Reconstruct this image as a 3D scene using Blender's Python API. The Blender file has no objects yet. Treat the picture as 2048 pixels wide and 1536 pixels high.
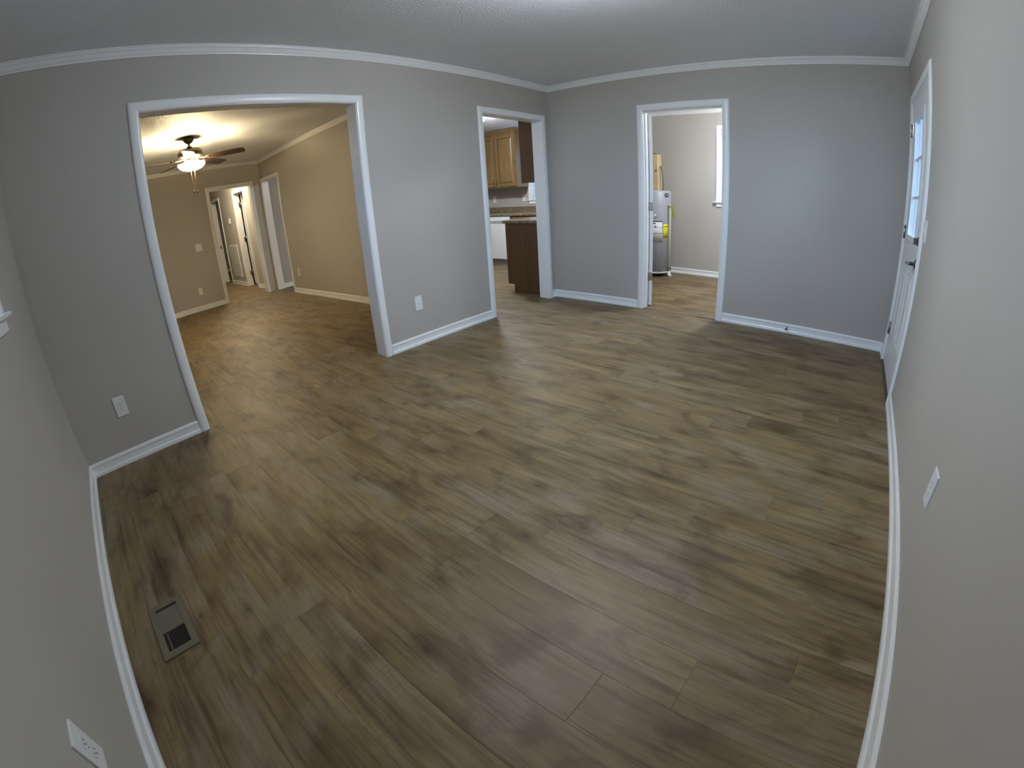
import bpy, math, random
from mathutils import Vector, Matrix

# ---------------------------------------------------------------- scene, camera, world, exposure
sc = bpy.context.scene
C = sc.collection
R = math.radians
CAM = (0.4613, 0.4464, 1.2003)
YAW, PITCH, ROLL = R(41.9522), R(23.6068), R(-3.7644)
LENS = (1.0979, 0.0765, -0.1947, 0.0640)         # angle from axis as a polynomial of radius / 1000 px (action-cam fisheye)
cd = bpy.data.cameras.new('camera'); cam = bpy.data.objects.new('camera', cd); C.objects.link(cam)
cd.type = 'PANO'; cd.sensor_fit = 'HORIZONTAL'; cd.sensor_width = 36.0; cd.sensor_height = 27.0
cd.clip_start = 0.01; cd.clip_end = 200
cc = cd
cc.panorama_type = 'FISHEYE_LENS_POLYNOMIAL'; cc.fisheye_fov = R(179)
u = 1000 * 36 / 2048
cc.fisheye_polynomial_k0 = 0.0
cc.fisheye_polynomial_k1 = -LENS[0] / u
cc.fisheye_polynomial_k2 = -LENS[1] / u ** 2
cc.fisheye_polynomial_k3 = -LENS[2] / u ** 3
cc.fisheye_polynomial_k4 = -LENS[3] / u ** 4
fw = Vector((math.cos(YAW) * math.cos(PITCH), math.sin(YAW) * math.cos(PITCH), -math.sin(PITCH)))
r0 = Vector((math.sin(YAW), -math.cos(YAW), 0)); u0 = r0.cross(fw)
rt = r0 * math.cos(ROLL) + u0 * math.sin(ROLL); up = -r0 * math.sin(ROLL) + u0 * math.cos(ROLL)
M = Matrix.Identity(4)
for i in range(3):
    M[i][0], M[i][1], M[i][2], M[i][3] = rt[i], up[i], -fw[i], CAM[i]
cam.matrix_world = M
sc.camera = cam

sc.view_settings.view_transform = 'Standard'; sc.view_settings.look = 'None'
sc.view_settings.gamma = 1.0; sc.view_settings.use_curve_mapping = False
sc.view_settings.exposure = 0.0
sc.cycles.adaptive_threshold = 0.02; sc.cycles.max_bounces = 8; sc.cycles.diffuse_bounces = 5; sc.cycles.glossy_bounces = 3; sc.cycles.transmission_bounces = 2; sc.cycles.transparent_max_bounces = 6
SKY = 13.0          # overcast dusk sky
LAMP_MAIN, LAMP_FAN, LAMP_BULB, LAMP_KITCHEN, LAMP_UTILITY, LAMP_HALL = 97.0, 95.0, 55.0, 160.0, 180.0, 135.0
w = bpy.data.worlds.new('dusk_sky'); sc.world = w; w.use_nodes = True
bg = w.node_tree.nodes['Background']; bg.inputs[0].default_value = (0.36, 0.55, 0.86, 1); bg.inputs[1].default_value = SKY
def portal(loc, rot, sx, sy):
    l = bpy.data.lights.new('window_portal', 'AREA'); l.shape = 'RECTANGLE'; l.size = sx; l.size_y = sy
    l.cycles.is_portal = True
    o = bpy.data.objects.new('window_portal', l); C.objects.link(o); o.location = loc; o.rotation_euler = rot
# windows: in the left wall, the exterior door, the utility room and the kitchen (light enters along local -Z)
portal((-0.10, 1.70, 1.59), (0, R(-90), 0), 0.92, 1.94)
portal((4.08, -0.10, 1.445), (R(90), 0, 0), 0.5, 0.84)
portal((7.22, 1.82, 1.62), (0, R(90), 0), 1.02, 0.86)
portal((7.22, 5.12, 1.62), (0, R(90), 0), 0.98, 1.06)

# ---------------------------------------------------------------- helpers
class MB:
    def __init__(s): s.v = []; s.f = []; s.sm = []
    def add(s, vs, fs, smooth=False):
        n = len(s.v); s.v += [tuple(p) for p in vs]
        for f in fs: s.f.append(tuple(i + n for i in f)); s.sm.append(smooth)
        return s
    def box(s, a, b, rot=None, c=None):
        x0, x1 = sorted((a[0], b[0])); y0, y1 = sorted((a[1], b[1])); z0, z1 = sorted((a[2], b[2]))
        vs = [Vector(p) for p in ((x0,y0,z0),(x1,y0,z0),(x1,y1,z0),(x0,y1,z0),(x0,y0,z1),(x1,y0,z1),(x1,y1,z1),(x0,y1,z1))]
        if rot is not None:
            c = Vector(c); vs = [c + rot @ (p - c) for p in vs]
        return s.add(vs, [(0,3,2,1),(4,5,6,7),(0,1,5,4),(1,2,6,5),(2,3,7,6),(3,0,4,7)])
    def lathe(s, prof, c=(0,0,0), n=32, smooth=True, axis=None):
        vs = []; fs = []; m = len(prof)
        q = axis.to_track_quat('Z', 'Y') if axis is not None else None
        for i in range(n):
            t = 2 * math.pi * i / n
            for r_, z in prof:
                p = Vector((r_ * math.cos(t), r_ * math.sin(t), z))
                if q: p = q @ p
                vs.append(p + Vector(c))
        for i in range(n):
            j = (i + 1) % n
            for k in range(m - 1): fs.append((i*m+k, j*m+k, j*m+k+1, i*m+k+1))
        return s.add(vs, fs, smooth)
    def tube(s, pts, r, n=10, smooth=True, caps=True):
        pts = [Vector(p) for p in pts]; vs = []; fs = []
        ref = None
        for i, p in enumerate(pts):
            d = (pts[min(i+1, len(pts)-1)] - pts[max(i-1, 0)]).normalized()
            if ref is None: ref = d.orthogonal().normalized()
            a = (ref - d * ref.dot(d)).normalized(); ref = a; b = d.cross(a)
            for k in range(n):
                t = 2 * math.pi * k / n
                vs.append(p + a * r * math.cos(t) + b * r * math.sin(t))
        for i in range(len(pts) - 1):
            for k in range(n):
                l = (k + 1) % n; fs.append((i*n+k, i*n+l, (i+1)*n+l, (i+1)*n+k))
        if caps:
            fs.append(tuple(range(n - 1, -1, -1))); e = (len(pts) - 1) * n; fs.append(tuple(e + k for k in range(n)))
        return s.add(vs, fs, smooth)
    def sweep(s, prof, path, closed=False, smooth=False):
        """rings: list of rings of points, all the same length; joins them, caps the ends"""
        m = len(path[0]); vs = [p for ring in path for p in ring]; fs = []
        n = len(path)
        for i in range(n if closed else n - 1):
            j = (i + 1) % n
            for k in range(m):
                l = (k + 1) % m; fs.append((i*m+k, i*m+l, j*m+l, j*m+k))
        if not closed:
            fs.append(tuple(range(m - 1, -1, -1))); fs.append(tuple((n-1)*m + k for k in range(m)))
        return s.add(vs, fs, smooth)
    def prism(s, poly, z0, z1):
        n = len(poly); vs = [(x, y, z0) for x, y in poly] + [(x, y, z1) for x, y in poly]
        fs = [tuple(range(n - 1, -1, -1)), tuple(range(n, 2 * n))] + [(i, (i+1) % n, n + (i+1) % n, n + i) for i in range(n)]
        return s.add(vs, fs)
    def mesh(s, name, mat):
        me = bpy.data.meshes.new(name); me.from_pydata(s.v, [], s.f); me.update()
        if any(s.sm): me.polygons.foreach_set('use_smooth', s.sm)
        import bmesh
        b = bmesh.new(); b.from_mesh(me); bmesh.ops.recalc_face_normals(b, faces=b.faces); b.to_mesh(me); b.free()
        me.materials.append(mat); return me
    def build(s, name, mat, parent=None, bevel=0, seg=2):
        o = bpy.data.objects.new(name, s.mesh(name, mat)); C.objects.link(o)
        if parent:
            o.parent = parent; o.matrix_parent_inverse = Matrix.Translation(-parent.location) if parent.type == 'EMPTY' and not parent.get('_rot') else Matrix()
        if bevel:
            m = o.modifiers.new('bevel', 'BEVEL'); m.width = bevel; m.segments = seg; m.limit_method = 'ANGLE'; m.angle_limit = R(40)
        return o
def tag(o, label, cat=None, group=None, kind=None):
    o['label'] = label
    if cat: o['category'] = cat
    if group: o['group'] = group
    if kind: o['kind'] = kind
    return o
def thing(name, label, cat, loc=(0,0,0), group=None, kind=None):
    """an Empty at the thing's base; parts are modelled in world space and parented with an inverse"""
    o = bpy.data.objects.new(name, None); C.objects.link(o); o.location = loc; o.empty_display_size = 0.1
    return tag(o, label, cat, group, kind)
def local(name, label, cat, mw, group=None, kind=None):
    """an Empty with its own frame; parts are modelled in local space"""
    o = bpy.data.objects.new(name, None); C.objects.link(o); o.matrix_world = mw; o['_rot'] = 1; o.empty_display_size = 0.1
    return tag(o, label, cat, group, kind)
def bx(name, a, b, mat, parent=None, bevel=0.0):
    return MB().box(a, b).build(name, mat, parent, bevel)

# ---------------------------------------------------------------- materials
def mat(name, col, rough=0.5, metal=0.0, spec=0.5, emit=None, es=0.0):
    m = bpy.data.materials.new(name); m.use_nodes = True; b = m.node_tree.nodes['Principled BSDF']
    b.inputs['Base Color'].default_value = (*col, 1); b.inputs['Roughness'].default_value = rough
    b.inputs['Metallic'].default_value = metal; b.inputs['Specular IOR Level'].default_value = spec
    if emit: b.inputs['Emission Color'].default_value = (*emit, 1); b.inputs['Emission Strength'].default_value = es
    return m
def N(m, typ, **kw):
    n = m.node_tree.nodes.new(typ)
    for k, v in kw.items():
        if k.startswith('i_'): n.inputs[k[2:].replace('_', ' ')].default_value = v
        else: setattr(n, k, v)
    return n
def L(m, a, b): m.node_tree.links.new(a, b)
def P(m): return m.node_tree.nodes['Principled BSDF']
def add_bump(m, scale, strength, dist, detail=2, rough=0.5):
    g = N(m, 'ShaderNodeNewGeometry'); n = N(m, 'ShaderNodeTexNoise'); n.inputs['Scale'].default_value = scale; n.inputs['Detail'].default_value = detail
    n.inputs['Roughness'].default_value = rough
    L(m, g.outputs['Position'], n.inputs['Vector']); b = N(m, 'ShaderNodeBump'); b.inputs['Strength'].default_value = strength; b.inputs['Distance'].default_value = dist
    L(m, n.outputs['Fac'], b.inputs['Height']); L(m, b.outputs['Normal'], P(m).inputs['Normal'])
    return n
def add_var(m, c0, c1, scale, detail=3, lo=0.35, hi=0.65, vec=(1,1,1)):
    g = N(m, 'ShaderNodeNewGeometry'); mp = N(m, 'ShaderNodeMapping'); mp.inputs['Scale'].default_value = vec
    n = N(m, 'ShaderNodeTexNoise'); n.inputs['Scale'].default_value = scale; n.inputs['Detail'].default_value = detail
    L(m, g.outputs['Position'], mp.inputs['Vector']); L(m, mp.outputs['Vector'], n.inputs['Vector'])
    r = N(m, 'ShaderNodeValToRGB'); r.color_ramp.elements[0].position = lo; r.color_ramp.elements[1].position = hi
    r.color_ramp.elements[0].color = (*c0, 1); r.color_ramp.elements[1].color = (*c1, 1)
    L(m, n.outputs['Fac'], r.inputs['Fac']); L(m, r.outputs['Color'], P(m).inputs['Base Color'])
    return n
m_wall = mat('greige_wall_paint', (0.44, 0.425, 0.39), 0.62, spec=0.3)
add_var(m_wall, (0.436, 0.412, 0.378), (0.456, 0.432, 0.398), 1.3, 1)
m_ceil = mat('textured_white_ceiling', (0.85, 0.88, 0.925), 0.5, spec=0.45)
add_bump(m_ceil, 75, 0.9, 0.010, 2, 0.6)
m_trim = mat('white_trim_paint', (0.84, 0.85, 0.86), 0.30)
m_door = mat('white_door_paint', (0.78, 0.79, 0.80), 0.38)
m_plate = mat('white_plastic', (0.78, 0.78, 0.78), 0.35)
m_dark = mat('dark_slot', (0.03, 0.03, 0.03), 0.6)
m_nickel = mat('satin_nickel', (0.46, 0.46, 0.45), 0.32, 1.0)
m_dknickel = mat('dark_nickel', (0.17, 0.165, 0.155), 0.35, 0.9)
m_bronze = mat('oil_rubbed_bronze', (0.055, 0.038, 0.025), 0.42, 0.7)
m_blade = mat('dark_walnut_blade', (0.075, 0.035, 0.018), 0.45)
add_var(m_blade, (0.022, 0.010, 0.006), (0.045, 0.021, 0.011), 18, 4)
m_chain = mat('brass_chain', (0.62, 0.50, 0.26), 0.35, 0.9)
m_cab = mat('honey_maple_cabinet', (0.20, 0.125, 0.055), 0.27)
add_var(m_cab, (0.165, 0.103, 0.042), (0.235, 0.150, 0.064), 3, 5, 0.3, 0.7, (6, 6, 0.6))
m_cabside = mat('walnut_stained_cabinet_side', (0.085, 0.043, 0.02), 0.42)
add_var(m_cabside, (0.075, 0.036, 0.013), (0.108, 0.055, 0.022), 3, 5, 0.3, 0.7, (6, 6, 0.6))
m_top = mat('speckled_brown_laminate', (0.17, 0.12, 0.08), 0.25)
add_var(m_top, (0.07, 0.05, 0.035), (0.30, 0.24, 0.17), 42, 6, 0.36, 0.64)
m_appl = mat('white_appliance', (0.76, 0.78, 0.80), 0.25)
m_grey = mat('grey_toe_kick', (0.30, 0.31, 0.32), 0.5)
m_tank = mat('grey_painted_steel', (0.34, 0.36, 0.40), 0.38)
m_label = mat('white_paper_label', (0.70, 0.70, 0.70), 0.6)
m_print = mat('dark_print', (0.05, 0.05, 0.055), 0.6)
m_yellow = mat('yellow_paper_label', (0.72, 0.70, 0.03), 0.6)
m_tagy = mat('olive_yellow_tag', (0.36, 0.36, 0.03), 0.6)
m_cpvc = mat('cream_pipe', (0.72, 0.68, 0.50), 0.4)
m_card = mat('tan_cardboard', (0.50, 0.38, 0.22), 0.8)
add_var(m_card, (0.46, 0.34, 0.19), (0.54, 0.42, 0.26), 9)
m_cable = mat('grey_flexible_conduit', (0.13, 0.12, 0.11), 0.5)
m_register = mat('taupe_painted_metal', (0.165, 0.140, 0.105), 0.55, spec=0.2)
m_regdark = mat('painted_duct_shade', (0.012, 0.013, 0.012), 0.8)
m_blind = mat('white_blind_slat', (0.78, 0.80, 0.82), 0.5)
m_subfloor = mat('subfloor', (0.07, 0.055, 0.04), 0.9)
m_thresh = mat('bronze_threshold', (0.10, 0.075, 0.05), 0.4, 0.5)
m_ground = mat('dusk_ground', (0.10, 0.12, 0.07), 0.95)
add_var(m_ground, (0.07, 0.10, 0.045), (0.15, 0.15, 0.10), 2.5, 5)
def glass():
    m = bpy.data.materials.new('clear_pane'); m.use_nodes = True; t = m.node_tree; t.nodes.clear()
    o = t.nodes.new('ShaderNodeOutputMaterial'); mx = t.nodes.new('ShaderNodeMixShader')
    a = t.nodes.new('ShaderNodeBsdfTransparent'); a.inputs[0].default_value = (0.92, 0.95, 0.96, 1)
    g = t.nodes.new('ShaderNodeBsdfGlossy'); g.inputs['Roughness'].default_value = 0.02
    f = t.nodes.new('ShaderNodeFresnel'); f.inputs[0].default_value = 1.45
    t.links.new(f.outputs[0], mx.inputs[0]); t.links.new(a.outputs[0], mx.inputs[1]); t.links.new(g.outputs[0], mx.inputs[2]); t.links.new(mx.outputs[0], o.inputs[0])
    return m
m_glass = glass()
def lamp_mat(name, col, s): return mat(name, (0.8, 0.8, 0.78), 0.3, emit=col, es=s)
COOL = (0.84, 0.92, 1.0); WARM = (1.0, 0.78, 0.46)
m_lampmain = lamp_mat('lit_cool_glass', COOL, LAMP_MAIN)
m_lampkit = lamp_mat('lit_kitchen_glass', (0.92, 0.96, 1.0), LAMP_KITCHEN)
m_lamputil = lamp_mat('lit_utility_glass', (0.95, 0.98, 1.0), LAMP_UTILITY)
m_lamphall = lamp_mat('lit_hall_glass', (1.0, 0.84, 0.58), LAMP_HALL)
m_fillfar = lamp_mat('added_far_glow', (1.0, 0.84, 0.58), 26.0)
m_lampfan = lamp_mat('lit_warm_bowl', (1.0, 0.80, 0.48), LAMP_FAN)

def plank_material():
    m = mat('weathered_barnwood_vinyl', (0.2, 0.16, 0.11), 0.36, spec=0.38); p = P(m)
    g = N(m, 'ShaderNodeNewGeometry'); oi = N(m, 'ShaderNodeObjectInfo')
    rnd = N(m, 'ShaderNodeMath', operation='ADD'); L(m, oi.outputs['Random'], rnd.inputs[0]); L(m, g.outputs['Random Per Island'], rnd.inputs[1])
    fr = N(m, 'ShaderNodeMath', operation='FRACT'); L(m, rnd.outputs[0], fr.inputs[0])
    off = N(m, 'ShaderNodeCombineXYZ'); k1 = N(m, 'ShaderNodeMath', operation='MULTIPLY'); k1.inputs[1].default_value = 37.0
    k2 = N(m, 'ShaderNodeMath', operation='MULTIPLY'); k2.inputs[1].default_value = 91.0
    L(m, fr.outputs[0], k1.inputs[0]); L(m, fr.outputs[0], k2.inputs[0]); L(m, k1.outputs[0], off.inputs['X']); L(m, k2.outputs[0], off.inputs['Y'])
    vec = N(m, 'ShaderNodeVectorMath', operation='ADD'); L(m, g.outputs['Position'], vec.inputs[0]); L(m, off.outputs[0], vec.inputs[1])
    def noise(sx, sy, detail, rough=0.55, dist=0.0, own=True):
        mp = N(m, 'ShaderNodeMapping'); mp.inputs['Scale'].default_value = (sx, sy, 1); L(m, vec.outputs[0] if own else g.outputs['Position'], mp.inputs['Vector'])
        n = N(m, 'ShaderNodeTexNoise'); n.inputs['Scale'].default_value = 1; n.inputs['Detail'].default_value = detail; n.inputs['Roughness'].default_value = rough
        n.inputs['Distortion'].default_value = dist
        L(m, mp.outputs[0], n.inputs['Vector']); return n
    def ramp(src, stops):
        r = N(m, 'ShaderNodeValToRGB'); e = r.color_ramp.elements
        while len(e) < len(stops): e.new(0.5)
        for i, (pos, c) in enumerate(stops): e[i].position = pos; e[i].color = (*c, 1)
        L(m, src, r.inputs['Fac']); return r
    def mix(a, b, fac, mode='MULTIPLY'):
        x = N(m, 'ShaderNodeMix', data_type='RGBA', blend_type=mode)
        if isinstance(fac, float): x.inputs['Factor'].default_value = fac
        else: L(m, fac, x.inputs['Factor'])
        L(m, a, x.inputs[6]); L(m, b, x.inputs[7]); return x.outputs[2]
    base = ramp(noise(5.5, 1.5, 4, 0.6, 0.5).outputs['Fac'], [(0.26, (0.092, 0.062, 0.032)), (0.42, (0.152, 0.113, 0.056)), (0.56, (0.196, 0.152, 0.080)), (0.74, (0.245, 0.203, 0.128))])
    grey = ramp(noise(3.6, 1.7, 3, 0.55, 0.7).outputs['Fac'], [(0.50, (0, 0, 0)), (0.68, (0.8, 0.8, 0.8))])
    gcol = N(m, 'ShaderNodeRGB'); gcol.outputs[0].default_value = (0.222, 0.195, 0.152, 1)
    col = mix(base.outputs[0], gcol.outputs[0], grey.outputs[0], 'MIX')
    blot = ramp(noise(6.5, 3.4, 3, 0.55, 0.6, False).outputs['Fac'], [(0.31, (0.48, 0.41, 0.35)), (0.46, (0.96, 0.95, 0.93)), (0.72, (1.12, 1.13, 1.14))])
    col = mix(col, blot.outputs[0], 0.75)
    streak = ramp(noise(30, 1.7, 4, 0.62, 0.4).outputs['Fac'], [(0.31, (0.46, 0.42, 0.39)), (0.46, (1, 1, 1)), (0.72, (1.20, 1.19, 1.17))])
    col = mix(col, streak.outputs[0], 0.75)
    fine = ramp(noise(62, 2.6, 3, 0.65, 0.3).outputs['Fac'], [(0.32, (0.58, 0.55, 0.52)), (0.45, (1, 1, 1)), (0.70, (1.14, 1.14, 1.13))])
    col = mix(col, fine.outputs[0], 0.7)
    gr = noise(130, 4.5, 3, 0.7)
    grain = ramp(gr.outputs['Fac'], [(0.3, (0.70, 0.68, 0.66)), (0.5, (1, 1, 1)), (0.72, (1.13, 1.13, 1.13))])
    col = mix(col, grain.outputs[0], 0.65)
    saw = ramp(noise(6, 170, 2, 0.5).outputs['Fac'], [(0.35, (0.84, 0.83, 0.82)), (0.55, (1.05, 1.05, 1.05))])
    sawmask = ramp(noise(2.6, 1.7, 2).outputs['Fac'], [(0.52, (0, 0, 0)), (0.68, (1, 1, 1))])
    col = mix(col, saw.outputs[0], sawmask.outputs[0])
    # knots: small dark cores with a soft brown halo, some pale scuffs beside them
    mp = N(m, 'ShaderNodeMapping'); mp.inputs['Scale'].default_value = (3.0, 1.55, 1); L(m, vec.outputs[0], mp.inputs['Vector'])
    vo = N(m, 'ShaderNodeTexVoronoi'); vo.inputs['Scale'].default_value = 1.0; vo.voronoi_dimensions = '2D'; L(m, mp.outputs[0], vo.inputs['Vector'])
    kn = ramp(vo.outputs['Distance'], [(0.012, (0.28, 0.23, 0.19)), (0.035, (0.66, 0.57, 0.50)), (0.10, (0.90, 0.87, 0.84)), (0.16, (1, 1, 1))])
    col = mix(col, kn.outputs[0], 0.8)
    chips = ramp(noise(85, 26, 3, 0.7).outputs['Fac'], [(0.69, (0, 0, 0)), (0.74, (1, 1, 1))])
    chipmask = ramp(noise(9, 5, 2).outputs['Fac'], [(0.60, (0, 0, 0)), (0.70, (0.55, 0.55, 0.55))])
    ck = N(m, 'ShaderNodeMix', data_type='RGBA', blend_type='MULTIPLY'); ck.inputs['Factor'].default_value = 1.0; L(m, chips.outputs[0], ck.inputs[6]); L(m, chipmask.outputs[0], ck.inputs[7])
    pale = N(m, 'ShaderNodeRGB'); pale.outputs[0].default_value = (0.36, 0.33, 0.29, 1)
    col = mix(col, pale.outputs[0], ck.outputs[2], 'MIX')
    # plank to plank tone
    tone = ramp(fr.outputs[0], [(0.0, (0.90, 0.82, 0.71)), (0.5, (0.96, 0.885, 0.785)), (1.0, (1.02, 0.955, 0.87))])
    col = mix(col, tone.outputs[0], 1.0)
    L(m, col, p.inputs['Base Color'])
    rr = N(m, 'ShaderNodeMapRange'); rr.inputs[3].default_value = 0.42; rr.inputs[4].default_value = 0.56; L(m, gr.outputs['Fac'], rr.inputs[0]); L(m, rr.outputs[0], p.inputs['Roughness'])
    return m
m_plank = plank_material()

# ---------------------------------------------------------------- measurements (metres)
LX, LY, HC = 4.787, 3.535, 2.43          # main room, x along the opening wall, y towards it
T1 = 0.13                                # thickness of the opening wall
Y1 = LY + T1
LR, LF = 3.49, 8.95                      # living room: right wall, far wall
XE = 7.12                                # outer wall of kitchen and utility room
HL = 3.45                                # hall right wall
YEND = 16.1
BO = (0.833, 2.365); KO = (3.725, 4.65); UO = (1.597, 2.40); HO = (2.51, 3.28); SO = (8.10, 8.885); XO = (3.60, 4.555)
HD = 2.036                               # head height of the openings

# ---------------------------------------------------------------- shell
def struct(o, label, cat): return tag(o, label, cat, kind='structure')
def wall_boxes(axis, p0, p1, a0, a1, z0, z1, holes):
    """wall slab with holes (a0,a1,z0,z1); axis = direction the wall runs along"""
    b = MB()
    def add(s0, s1, h0, h1):
        if s1 - s0 < 1e-6 or h1 - h0 < 1e-6: return
        if axis == 'x': b.box((s0, p0, h0), (s1, p1, h1))
        else: b.box((p0, s0, h0), (p1, s1, h1))
    cur = a0
    for h in sorted(holes):
        add(cur, h[0], z0, z1); add(h[0], h[1], z0, h[2]); add(h[0], h[1], h[3], z1); cur = h[1]
    add(cur, a1, z0, z1)
    return b
ZB = -0.02; ZT = HC + 0.04
struct(bx('floor', (-0.12, -0.14, -0.12), (XE + 0.12, YEND + 0.12, -0.006), m_subfloor), 'weathered brown-grey plank floor running through every room', 'floor')
floor = bpy.data.objects['floor']
struct(bx('ceiling', (-0.12, -0.14, HC), (XE + 0.12, YEND + 0.12, HC + 0.1), m_ceil), 'white textured ceiling over the empty rooms', 'ceiling')
struct(bx('ground', (-40, -40, -0.62), (45, 50, -0.6), m_ground), 'dim grass ground outside the windows', 'ground')
walls = [
    ('wall_left', wall_boxes('y', -0.12, 0, -0.14, Y1, ZB, ZT, [(0.73, 2.67, 1.13, 2.05)]), 'greige wall at the far left with the window sill and an outlet'),
    ('wall_living_left', wall_boxes('y', -0.12, 0, Y1, YEND, ZB, ZT, []), 'greige outer wall on the living room side'),
    ('wall_back_left', wall_boxes('x', LY, Y1, 0, XE, ZB, ZT, [(*BO, -0.02, HD), (*KO, -0.02, HD)]), 'greige wall with the wide cased opening and the kitchen opening'),
    ('wall_back_right', wall_boxes('y', LX, LX + 0.115, 0, LY, ZB, ZT, [(*UO, -0.02, 2.03)]), 'greige wall with the utility room doorway'),
    ('wall_right', wall_boxes('x', -0.14, 0, 0, XE, ZB, ZT, [(*XO, -0.02, 2.03)]), 'greige wall at the right with the glazed outside door'),
    ('wall_kitchen_outer', wall_boxes('y', XE, XE + 0.12, -0.14, YEND, ZB, ZT, [(1.39, 2.25, 1.11, 2.13), (4.59, 5.65, 1.13, 2.11)]), 'pale outer wall behind the water heater and the kitchen counter'),
    ('wall_living_right', wall_boxes('y', LR, LR + 0.12, Y1, LF, ZB, ZT, [(*SO, -0.02, 2.03)]), 'warm lit living room wall on the right with a tall cased opening'),
    ('wall_living_far', wall_boxes('x', LF, LF + 0.12, 0, XE, ZB, ZT, [(*HO, -0.02, 2.005)]), 'far living room wall with the hall doorway'),
    ('wall_hall_right', wall_boxes('y', HL, HL + 0.12, LF + 0.12, YEND, ZB, ZT, [(9.99, 10.70, -0.02, 2.02), (12.02, 12.82, -0.02, 2.05)]), 'hall wall with thermostat and return air grille'),
    ('wall_hall_left', wall_boxes('y', 2.30, 2.42, LF + 0.12, YEND, ZB, ZT, []), 'left wall of the hall'),
    ('wall_hall_end', wall_boxes('x', YEND, YEND + 0.12, -0.12, XE + 0.12, ZB, ZT, []), 'end wall beyond the hall'),
    ('wall_closet', wall_boxes('x', 11.2, 11.32, HL + 0.12, XE, ZB, ZT, []), 'partition behind the hall doors'),
]
for n, b, lab in walls: struct(b.build(n, m_wall), lab, 'wall')

# ---------------------------------------------------------------- plank floor: every plank its own piece
PW, PL = 0.18333, 1.2225
known = {3: 1.626, 4: 0.36, 5: 0.748, 6: 0.535, 7: 0.26, 8: 0.022, 9: 1.005}
rng = random.Random(5)
def col_off(k):
    if k in known: return known[k] % PL
    return (0.748 - 0.2437 * (k - 5) + rng.uniform(-0.06, 0.06)) % PL
offs = {k: col_off(k) for k in range(0, 40)}
cache = {}
def plank_mesh(lx, ly):
    key = (round(lx, 3), round(ly, 3))
    if key not in cache:
        g = 0.0002; e = 0.0007; d = 0.0005
        o_ = [(g, g), (lx - g, g), (lx - g, ly - g), (g, ly - g)]
        i_ = [(g + e, g + e), (lx - g - e, g + e), (lx - g - e, ly - g - e), (g + e, ly - g - e)]
        vs = [(x, y, -0.005) for x, y in o_] + [(x, y, -d) for x, y in o_] + [(x, y, 0) for x, y in i_]
        fs = [(3, 2, 1, 0), (8, 9, 10, 11)]
        for q in range(4):
            r_ = (q + 1) % 4; fs += [(q, r_, 4 + r_, 4 + q), (4 + q, 4 + r_, 8 + r_, 8 + q)]
        cache[key] = (vs, fs, MB().add(vs, fs).mesh('plank', m_plank))
    return cache[key]
rooms = [  # x0, x1, y0, y1, separate objects?
    (0.0, LX, 0.0, LY, True), (BO[0], BO[1], LY, Y1, True), (KO[0], KO[1], LY, Y1, True), (LX, LX + 0.115, UO[0], UO[1], True),
    (0.0, LR, Y1, LF, True), (LR + 0.12, XE, Y1, LF, 'k'), (LX + 0.115, XE, 0, LY, 'u'),
    (LR, LR + 0.12, SO[0], SO[1], False), (HO[0], HO[1], LF, LF + 0.12, False), (2.42, HL, LF + 0.12, YEND, False), (HL, XE, LF + 0.12, YEND, False)]
# the plank grid is cut by walls only, so a plank passing an opening stays one plank
def keep(k, y0, y1):
    xa, xb = k * PW, (k + 1) * PW; out = []
    for x0, x1, r0_, r1_, sep in rooms:
        a, b = max(xa, x0), min(xb, x1); c, d = max(y0, r0_), min(y1, r1_)
        if b - a > 0.004 and d - c > 0.004:
            s = sep
            if sep == 'k': s = (a < 6.5 and c < 7.0)
            if sep == 'u': s = (c > 0.9)
            if sep is True and r0_ == Y1 and a < 0.5: s = False
            out.append((a, b, c, d, s))
    # join pieces that continue through an opening
    out.sort(key=lambda t: (round(t[0], 4), round(t[1], 4), t[2])); res = []
    for t in out:
        if res and abs(res[-1][0] - t[0]) < 1e-4 and abs(res[-1][1] - t[1]) < 1e-4 and abs(res[-1][3] - t[2]) < 1e-4:
            q = res[-1]; res[-1] = (q[0], q[1], q[2], t[3], q[4] or t[4])
        else: res.append(t)
    return res
rest = MB(); count = 0
for k in range(0, 39):
    y = offs[k] - PL
    while y < YEND:
        for a, b, c, d, s in keep(k, y, y + PL):
            vs, fs, me = plank_mesh(b - a, d - c)
            if s:
                o = bpy.data.objects.new('plank', me); C.objects.link(o); o.parent = floor; o.location = (a, c, 0); count += 1
            else:
                rest.add([(v[0] + a, v[1] + c, v[2]) for v in vs], fs)
        y += PL
ro = rest.build('far_planks', m_plank, None); ro.parent = floor; ro['kind'] = 'stuff'
print('planks', count)

# ---------------------------------------------------------------- trim: crown, baseboards, casings, jambs
TR = [0]
def trim(b, label, mat_=None, bevel=0):
    TR[0] += 1
    return struct(b.build('trim_%d' % TR[0], mat_ or m_trim, None, bevel), label, 'trim')
CR = [(0, 2.374), (0.008, 2.374), (0.010, 2.382), (0.018, 2.390), (0.030, 2.408), (0.041, 2.417), (0.043, 2.424), (0.052, 2.424), (0.052, HC + 0.002), (0, HC + 0.002)]
def crown(x0, x1, y0, y1, label):
    rings = []
    for sx, sy, x, y in ((1, 1, x0, y0), (-1, 1, x1, y0), (-1, -1, x1, y1), (1, -1, x0, y1)):
        rings.append([(x + sx * i, y + sy * i, z) for i, z in CR])
    trim(MB().sweep(None, rings, closed=True), label)
crown(0, LX, 0, LY, 'white crown moulding around the empty front room')
crown(0, LR, Y1, LF, 'white crown moulding around the living room with the fan')
crown(LX + 0.115, XE, 0, LY, 'white crown moulding in the utility room')
BB = [(0, 0), (0.016, 0), (0.016, 0.016), (0.0135, 0.023), (0.0095, 0.030), (0.0085, 0.058), (0.0115, 0.068), (0.0105, 0.076), (0.006, 0.086), (0, 0.086)]
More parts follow.
